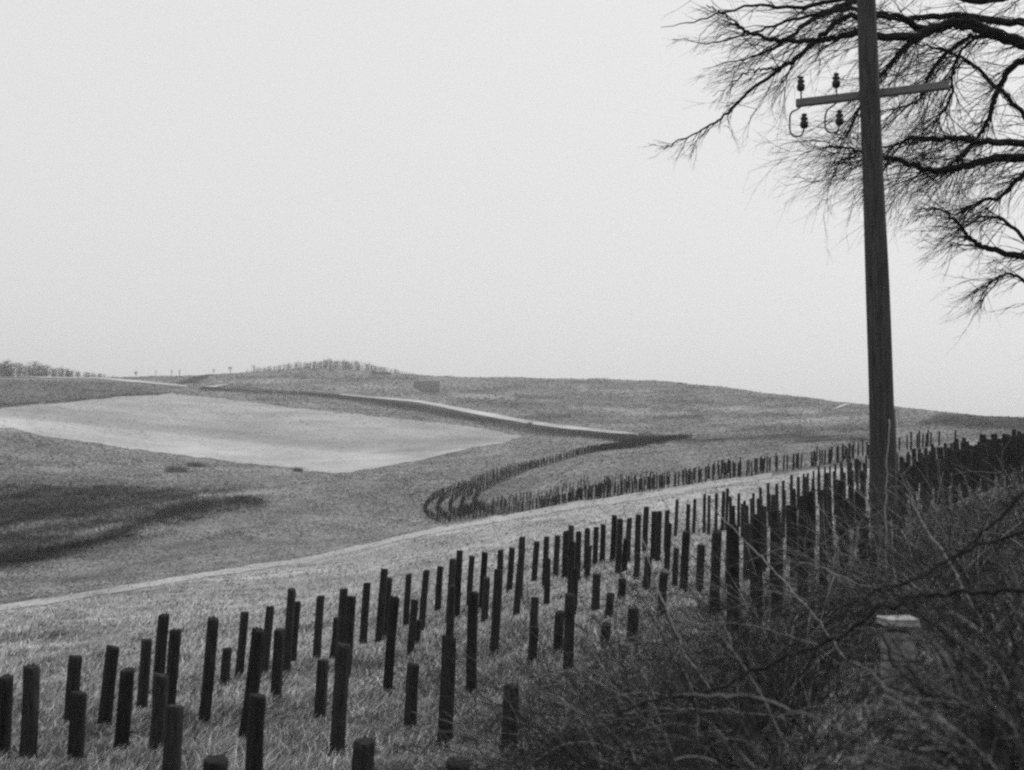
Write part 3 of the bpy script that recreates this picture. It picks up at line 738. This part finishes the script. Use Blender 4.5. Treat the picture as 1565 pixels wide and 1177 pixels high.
tag(mb.build("undergrowth", M_cane), "dark tangled leafless thicket filling the slope under the pole", "undergrowth", kind="stuff")

mb = MB()
k = 0
while k < 1000:
    x, y = rng.uniform(760, 1640), rng.uniform(720, 1300)
    if y < bnd(x) - 5 + rng.expovariate(1 / 40): continue
    k += 1
    p = cast([x], [y])[0]
    if np.isnan(p[0]): continue
    dist = math.hypot(p[0], p[1])
    if dist > 30 or dist < 2.2 or (1270 < x < 1470 and 1005 < y < 1350): continue
    edge = min(1.0, (y - bnd(x) + 40) / 160)
    L_ = min(2.6, min(rng.uniform(120, 330) * (.35 + .65 * edge), max(24, (y - 660) * .8)) * dist / F)
    az_ = rng.choice((rng.gauss(2.9, .6), rng.gauss(.3, .7), rng.uniform(0, 6.28))); el = rng.uniform(.15, 1.25)
    dcur = np.array([math.cos(az_) * math.cos(el), math.sin(az_) * math.cos(el), math.sin(el)]); pts = [p - np.array([0, 0, .03])]
    droop = rng.uniform(.04, .2)
    for q in range(11):
        dcur = dcur + np.array([rng.gauss(0, .07), rng.gauss(0, .07), rng.gauss(-droop, .06)]); dcur /= np.linalg.norm(dcur); pts.append(pts[-1] + dcur * L_ / 11)
    if hides_stone(pts) and rng.random() < .85: continue
    r = rng.uniform(.0028, .0065) * (.5 + .05 * dist)
    mb.tube(pts, [r * (1 - .6 * q / 11) for q in range(12)], 4, False)
    for _ in range(rng.choice((2, 3, 4, 5))):
        q = rng.randrange(2, 11); d2 = (pts[q] - pts[q - 1]); d2 = d2 / np.linalg.norm(d2) + np.array([rng.gauss(0, .6), rng.gauss(0, .6), rng.gauss(.05, .5)]); e = [pts[q]]
        for _ in range(5):
            d2 = d2 / np.linalg.norm(d2) + np.array([rng.gauss(0, .12), rng.gauss(0, .12), rng.gauss(-.05, .12)]); e.append(e[-1] + d2 / np.linalg.norm(d2) * L_ * .07)
        mb.tube(e, [r * .6, r * .5, r * .42, r * .35, r * .28, r * .2], 3, False)
for k in range(240):
    x, y = rng.uniform(1265, 1540), rng.uniform(835, 985)
    p = cast([x], [y])[0]
    if np.isnan(p[0]): continue
    dist = math.hypot(p[0], p[1])
    if dist > 14.5: continue
    L_ = rng.uniform(90, 210) * dist / F
    az_ = rng.uniform(0, 6.28); el = rng.uniform(.7, 1.45); pts = [p - np.array([0, 0, .03])]
    dcur = np.array([math.cos(az_) * math.cos(el), math.sin(az_) * math.cos(el), math.sin(el)]); droop = rng.uniform(.02, .16)
    for q in range(9):
        dcur = dcur + np.array([rng.gauss(0, .09), rng.gauss(0, .09), rng.gauss(-droop, .06)]); dcur /= np.linalg.norm(dcur); pts.append(pts[-1] + dcur * L_ / 9)
    r = rng.uniform(.003, .006)
    mb.tube(pts, [r * (1 - .6 * q / 9) for q in range(10)], 4, False)
    for _ in range(rng.choice((4, 6, 8))):
        q = rng.randrange(2, 9); d2 = (pts[q] - pts[q - 1]); d2 = d2 / np.linalg.norm(d2) + np.array([rng.gauss(0, .7), rng.gauss(0, .7), rng.gauss(.05, .5)]); e = [pts[q]]
        for _ in range(5):
            d2 = d2 / np.linalg.norm(d2) + np.array([rng.gauss(0, .16), rng.gauss(0, .16), rng.gauss(-.03, .16)]); e.append(e[-1] + d2 / np.linalg.norm(d2) * L_ * .075)
        mb.tube(e, [r * .6, r * .5, r * .42, r * .35, r * .28, r * .2], 3, False)
tag(mb.build("undergrowth", M_stem), "paler bare stems arching through the dark thicket", "undergrowth", kind="stuff")

CANES = [
 ([(1600, 900), (1530, 905), (1460, 904), (1400, 911), (1340, 935), (1290, 968), (1230, 995), (1160, 1018), (1105, 1048), (1045, 1064), (1000, 1070), (940, 1090)], 4.4, 5.0, 12, 5, M_cane_dark, "thick dark branch sweeping left across the whole thicket"),
 ([(1600, 800), (1530, 826), (1470, 842), (1400, 884), (1330, 910), (1260, 960)], 4.6, 5.0, 9, 3, M_cane_dark, "dark branch entering at the right edge above the long sweeping one"),
 ([(1600, 715), (1530, 788), (1495, 820), (1452, 862), (1420, 905)], 4.8, 5.2, 7, 3, M_cane_dark, "topmost dark branch slanting down from the right edge"),
 ([(1040, 1060), (1100, 1062), (1180, 1074), (1260, 1106), (1340, 1147), (1400, 1190)], 4.4, 3.9, 5, 7, M_cane_pale, "pale cane bending down to the bottom edge under the long dark branch"),
 ([(980, 820), (1000, 880), (1020, 940), (1050, 1000), (1090, 1060)], 7.5, 6.6, 4, 5, M_cane_pale, "thin pale cane slanting steeply in front of the middle posts"),
 ([(1085, 770), (1140, 830), (1180, 868), (1220, 915), (1262, 962), (1290, 1010)], 8, 6.5, 4, 6, M_cane_pale, "pale cane slanting down through the crowded posts"),
 ([(1385, 755), (1410, 800), (1440, 840), (1470, 900), (1510, 970)], 7, 6, 4, 6, M_cane_pale, "pale cane slanting down to the right of the pole foot"),
 ([(1276, 900), (1277, 860), (1284, 825), (1302, 808), (1335, 806)], 8, 7.6, 4, 3, M_cane_pale, "pale cane bent over in a hook left of the pole foot"),
 ([(1359, 640), (1356, 700), (1354, 760), (1355, 830), (1352, 900)], 10, 9.5, 4, 6, M_cane_pale, "upright pale stalk standing before the telegraph pole"),
 ([(900, 1100), (960, 1088), (1040, 1082), (1130, 1090), (1210, 1098)], 6, 5.4, 3, 5, M_cane_pale, "thin pale cane lying nearly flat across the lower thicket"),
 ([(960, 975), (1050, 957), (1120, 952), (1190, 968), (1260, 985)], 7, 6.4, 3, 4, M_cane_pale, "thin pale cane arching flat in front of the post feet"),
 ([(1205, 880), (1222, 862), (1250, 866), (1290, 885), (1340, 900)], 7.2, 6.6, 4, 4, M_cane_pale, "pale twisted cane looping beside the dark hollow"),
 ([(1300, 1010), (1370, 1060), (1440, 1100), (1490, 1160)], 4.6, 3.9, 4, 7, M_cane_pale, "pale cane bending down below the stone marker"),
 ([(1350, 960), (1362, 1010), (1390, 1040), (1440, 1075), (1480, 1120)], 5.2, 4.6, 7, 5, M_cane_dark, "dark crooked branch crossing the face of the stone marker"),
 ([(735, 1010), (752, 1045), (770, 1062), (790, 1068)], 12, 11.6, 3, 4, M_cane_pale, "short pale stalk bent beside the last posts on the left of the thicket"),
]
for pl, d0, d1, t0, t1, mat, label in CANES:
    m_ = len(pl)
    p3 = [at(x, y, d0 + (d1 - d0) * k / (m_ - 1)) for k, (x, y) in enumerate(pl)]
    p3 = [np.array([p[0], p[1], max(p[2], float(ground_z(np.array([p[0]]), np.array([p[1]]))[0]) + .02)]) for p in p3]
    sl = smooth_line(p3, 5); sl = [p + np.array([rng.gauss(0, .006), rng.gauss(0, .008), rng.gauss(0, .006)]) for p in sl]
    n_ = len(sl); pm = (d0 + d1) / 2 / F * .5 * (.52 if mat is M_cane_pale else .72)
    mb = MB(); mb.tube(sl, [pm * (t0 + (t1 - t0) * k / (n_ - 1)) for k in range(n_)], 7)
    for k in range(3, n_ - 1, 2):
        if rng.random() < .25: continue
        dv = sl[k + 1] - sl[k]; dv /= np.linalg.norm(dv)
        d2 = dv + np.array([rng.gauss(0, .6), rng.gauss(0, .6), rng.gauss(.1, .6)]); e = [sl[k]]
        ln = rng.uniform(.15, .5) * d0 / 6
        for _ in range(4):
            d2 = d2 / np.linalg.norm(d2) + np.array([rng.gauss(0, .2), rng.gauss(0, .2), rng.gauss(0, .2)]); e.append(e[-1] + d2 / np.linalg.norm(d2) * ln / 4)
        mb.tube(e, [pm * 2.2, pm * 1.8, pm * 1.4, pm, pm * .6], 5)
    tag(mb.build("bramble_cane" if mat is M_cane_pale else "bare_branch", mat), label, "cane" if mat is M_cane_pale else "branch")

# stone marker half buried in the thicket
sp = cast([1372], [1062])[0]; sd = (sp - CAM) @ FW; pm = sd / F
st = empty("stone_marker", sp, "pale upright stone marker with a light flat cap in the thicket", "stone marker")
def slab(name, cx_, w_, dep_, z0, z1, mat, seed):
    r = random.Random(seed); m = MB(); ns = 5
    for k in range(ns + 1):
        z = z0 + (z1 - z0) * k / ns
        for q in range(12):
            a = 6.283 * (q + .5) / 12; ex = .35
            c_, s_ = math.cos(a), math.sin(a)
            m.v.append((cx_ + math.copysign(abs(c_) ** ex, c_) * w_ / 2 * (1 + r.uniform(-.05, .05)), math.copysign(abs(s_) ** ex, s_) * dep_ / 2 * (1 + r.uniform(-.05, .05)), z + r.uniform(-.006, .006)))
    for k in range(ns):
        for q in range(12): m.f.append((k * 12 + q, k * 12 + (q + 1) % 12, k * 12 + 12 + (q + 1) % 12, k * 12 + 12 + q))
    m.f.append(tuple(ns * 12 + q for q in range(12)))
    m.build(name, mat, st, False)
slab("block", 0, 46 * pm, .15, -.1, 96 * pm, M_stone, 1)
slab("neck", 0, 30 * pm, .09, 95 * pm, 108 * pm, M_iron, 3)
slab("cap", 0, 54 * pm, .19, 107 * pm, 117 * pm, M_stonecap, 2)

# ------------------------------------------------------------------ far trees, woods and bushes
def far_tree(base, hgt_, wid, dens_, name, label, cat, group=None, low=.25):
    o = empty(name, base, label, cat, group)
    t = MB(); t.tube([(0, 0, -.4), (rng.gauss(0, .03) * hgt_, 0, hgt_ * .5), (rng.gauss(0, .04) * hgt_, 0, hgt_ * .95)], [hgt_ * .035, hgt_ * .022, hgt_ * .006], 5); t.build("trunk", M_fartwig, o)
    c = MB()
    for _ in range(dens_):
        z = hgt_ * rng.uniform(low, .85); a = rng.uniform(0, 6.28); ln = wid * rng.uniform(.4, 1) * (1 - .5 * abs(z / hgt_ - .55))
        p = np.array([0, 0, z]); q = p + np.array([math.cos(a) * ln, math.sin(a) * ln, ln * rng.uniform(.2, 1.1)])
        mpt = (p + q) / 2 + np.array([rng.gauss(0, .08), rng.gauss(0, .08), rng.gauss(0, .05)]) * ln
        c.tube([p, mpt, q], [hgt_ * .010, hgt_ * .007, hgt_ * .003], 3, False)
        for _ in range(4):
            s = p + (q - p) * rng.uniform(.4, 1); e = s + np.array([rng.gauss(0, .3), rng.gauss(0, .3), rng.gauss(.15, .25)]) * ln
            c.tube([s, e], [hgt_ * .006, hgt_ * .002], 3, False)
    c.build("crown", M_fartwig, o)
    return o
def ridge_point(px_, drop=1.0, back=1.0):
    for yy in np.arange(530, 680, 1.0):
        p = cast([px_], [yy + drop])[0]
        if not np.isnan(p[0]): return p
FT = [(208, 9, 4.0, 40, "small dark round bare tree, leftmost on the ridge skyline"), (238, 10, 2.5, 12, "slender pale bare tree second along the left ridge skyline"), (262, 11, 3, 14, "thin bare tree third along the ridge, just before a twin"),
      (274, 12, 3.2, 16, "tall thin bare tree right of its twin on the left ridge"), (326, 9, 3.5, 20, "small bare tree standing behind the dark road cutting"), (352, 11, 5, 30, "bushy bare tree standing between the road cutting and the ridge wood"), (388, 10, 5, 30, "low spreading bare tree at the left end of the ridge wood")]
for x, hp, wp, dn, lb in FT:
    p = ridge_point(x, 1.5); s = np.linalg.norm(p - CAM) / F
    far_tree(p, hp * s, wp * s, dn, "bare_tree", lb, "tree", "lone bare trees on the ridge skyline", .3)
def wood(xs, hfun, name, label, nt_):
    m = MB()
    for k in range(nt_):
        x = rng.uniform(*xs); p = ridge_point(x, rng.uniform(.8, 3.5))
        if p is None: continue
        s = np.linalg.norm(p - CAM) / F; hp = .86 * hfun(x) * rng.choice((rng.uniform(.3, .6), rng.uniform(.7, 1.0), rng.uniform(.8, 1.1))) * (.93 + .13 * math.sin(x * .21) * math.sin(x * .083 + 1)) * s
        if hp <= 0: continue
        m.tube([p, p + np.array([rng.gauss(0, .04) * hp, 0, hp])], [hp * .013, hp * .004], 3, False)
        for _ in range(26):
            z = rng.uniform(.0, .95) * hp; a = rng.uniform(0, 6.28); ln = hp * rng.uniform(.15, .4)
            st_ = p + np.array([0, 0, z]); e = st_ + np.array([math.cos(a) * ln, math.sin(a) * ln, ln * rng.uniform(.1, .9)])
            m.tube([st_, e], [hp * .010, hp * .003], 3, False)
    tag(m.build(name, M_fartwig), label, "wood", kind="stuff")
wood((-60, 175), lambda x: interp([(-60, 27), (40, 24), (75, 20), (110, 13), (150, 8), (178, 3)], x), "woodland", "grey leafless wood on the ridge at far left", 420)
wood((375, 640), lambda x: interp([(375, 5), (420, 10), (480, 14), (530, 18), (560, 15), (600, 8), (640, 2)], x), "woodland", "grey leafless scrub wood crowning the far hill", 520)

def bush(px_, py_, wpx, hpx, name, label, n_=260, mat=None):
    p = cast([px_], [py_])[0]; s = ((p - CAM) @ FW) / F; m = MB()
    for _ in range(n_):
        a = rng.uniform(0, 6.28); r_ = wpx / 2 * s * math.sqrt(rng.random()) * .8
        b = np.array([math.cos(a) * r_, math.sin(a) * r_ * .7, -.05]); lim = hpx * s * math.sqrt(max(.05, 1 - (r_ / (wpx / 2 * s)) ** 2)) * rng.uniform(.5, 1.05)
        mid_ = b + np.array([rng.gauss(0, .15), rng.gauss(0, .15), .55]) * lim; e = mid_ + np.array([rng.gauss(0, .45), rng.gauss(0, .45), .45]) * lim
        m.tube([b, mid_, e], [.05 * s * 2, .05 * s * 1.6, .05 * s * .8], 3, False)
        for _ in range(2):
            q = mid_ + (e - mid_) * rng.random(); m.tube([q, q + np.array([rng.gauss(0, .4), rng.gauss(0, .4), rng.gauss(0, .3)]) * lim], [.05 * s * 1.4, .05 * s * .6], 3, False)
    o = m.build(name, mat or M_scrub); o.location = p
    return tag(o, label, "bush")
bush(268, 722, 46, 14, "bush", "low wide dark bush at the lower edge of the pale field")
bush(300, 714, 40, 9, "bush", "straggling low bush touching the pale field, right of a wider one")
bush(455, 721, 20, 9, "bush", "small round dark bush alone at the pale field's bottom edge", 160)
bush(1519, 633, 24, 9, "bush", "rounded bush on the skyline at the far right", 160)
bush(918, 581, 52, 4, "bush", "long low mound of scrub on the middle of the skyline", 200)
bush(683, 577, 34, 3.5, "bush", "low scrub patch on the skyline right of the ridge wood", 120)
bush(1040, 587, 12, 3, "bush", "tiny scrub clump on the skyline right of the long mound", 80)
bush(810, 649, 11, 5, "bush", "small dark bush beside the chalk road's bend", 90)
# rough heather on the dark bank
m = MB()
hx = nrng.uniform(-40, 420, 5200); hy = nrng.uniform(735, 880, 5200)
inb = inside(hx, hy, [(-60, 740), (200, 742), (400, 752), (400, 772), (320, 790), (210, 818), (-60, 895)])
HP = cast(hx[inb], hy[inb])
nearline = seg_dist(hx[inb], hy[inb], [(-60, 872), (40, 855), (130, 832), (210, 803), (260, 785), (315, 775)])
for p, nl in zip(HP, nearline):
    if np.isnan(p[0]): continue
    big = (.95 if vnoise(p[0], p[1], .3) > -.3 else .4) if nl < 9 else .4
    if big < 1 and vnoise(p[0], p[1], .12) < .05: continue
    for _ in range(4):
        m.tube([p + np.array([rng.gauss(0, .3), rng.gauss(0, .3), 0]), p + np.array([rng.gauss(0, .5), rng.gauss(0, .5), big * rng.uniform(.4, 1)])], [.05, .02], 3, False)
tag(m.build("scrub_vegetation", blade_mat("heath_stems", .045, .6)), "dark rough scrub covering the hollow at the left", "scrub", kind="stuff")

# ------------------------------------------------------------------ air
hm = bpy.data.materials.new("haze"); hm.use_nodes = True; hn = hm.node_tree; hn.nodes.clear()
ho = hn.nodes.new("ShaderNodeOutputMaterial"); hv = hn.nodes.new("ShaderNodeVolumePrincipled")
hv.inputs["Color"].default_value = (.92, .92, .92, 1); hv.inputs["Density"].default_value = 0.0003; hv.inputs["Anisotropy"].default_value = 0.2
hn.links.new(hv.outputs[0], ho.inputs["Volume"])
zmin = float(ZG.min()) + EYE - 2; zmax = float(ZG.max()) + EYE + 25; E = 4700
haze = link("haze", [(sx, sy, sz_) for sz_ in (zmin, zmax) for sy in (-E, E) for sx in (-E, E)], [(0, 2, 3, 1), (4, 5, 7, 6), (0, 1, 5, 4), (2, 6, 7, 3), (0, 4, 6, 2), (1, 3, 7, 5)], hm, None, False)
tag(haze, "thin pale winter haze filling the valley", "haze", kind="stuff")
print("zrange", zmin, zmax)

# ------------------------------------------------------------------ light, sky, camera
SUN_EL, SUN_AZ = 48.0, 60.0                  # azimuth from +Y towards +X: ahead and to the right
wd_ = bpy.data.worlds.new("World"); bpy.context.scene.world = wd_; wd_.use_nodes = True
nt = wd_.node_tree; bg = nt.nodes["Background"]
sky = nt.nodes.new("ShaderNodeTexSky"); sky.sky_type = 'NISHITA'; sky.sun_disc = False
sky.sun_elevation = math.radians(SUN_EL); sky.sun_rotation = math.radians(SUN_AZ)
sky.air_density = 1.0; sky.dust_density = 5.0; sky.ozone_density = 0.0
bw = nt.nodes.new("ShaderNodeRGBToBW"); nt.links.new(sky.outputs[0], bw.inputs[0])
mx = nt.nodes.new("ShaderNodeMix"); mx.data_type = 'FLOAT'; mx.inputs[0].default_value = 0.85   # an even overcast veil over the clear sky
mx.inputs[3].default_value = 7.0
nt.links.new(bw.outputs[0], mx.inputs[2]); nt.links.new(mx.outputs[0], bg.inputs["Color"])
bg.inputs["Strength"].default_value = 0.10
sd_ = bpy.data.lights.new("sun", 'SUN'); sd_.energy = 1.5; sd_.angle = math.radians(11); sd_.color = (1, 1, 1)
so = bpy.data.objects.new("sun", sd_); C.objects.link(so)
a_, e_ = math.radians(SUN_AZ), math.radians(SUN_EL)
so.rotation_euler = Vector((math.sin(a_) * math.cos(e_), math.cos(a_) * math.cos(e_), math.sin(e_))).to_track_quat('Z', 'Y').to_euler()

cd = bpy.data.cameras.new("camera"); cam = bpy.data.objects.new("camera", cd); C.objects.link(cam)
cd.sensor_fit = 'HORIZONTAL'; cd.sensor_width = 36; cd.lens = 36 * F / W; cd.clip_start = .05; cd.clip_end = 20000
Mx = Matrix(((RT[0], UP[0], -FW[0], CAM[0]), (RT[1], UP[1], -FW[1], CAM[1]), (RT[2], UP[2], -FW[2], CAM[2]), (0, 0, 0, 1)))
cam.matrix_world = Mx
cd.dof.use_dof = True; cd.dof.focus_distance = 26; cd.dof.aperture_fstop = 2.6
sc = bpy.context.scene; sc.camera = cam
sc.render.engine = 'CYCLES'
sc.view_settings.view_transform = 'Standard'; sc.view_settings.look = 'None'; sc.view_settings.exposure = 0.35; sc.view_settings.gamma = 1
sc.cycles.filter_width = 2.4
sc.cycles.max_bounces = 6
sc.cycles.use_denoising = False
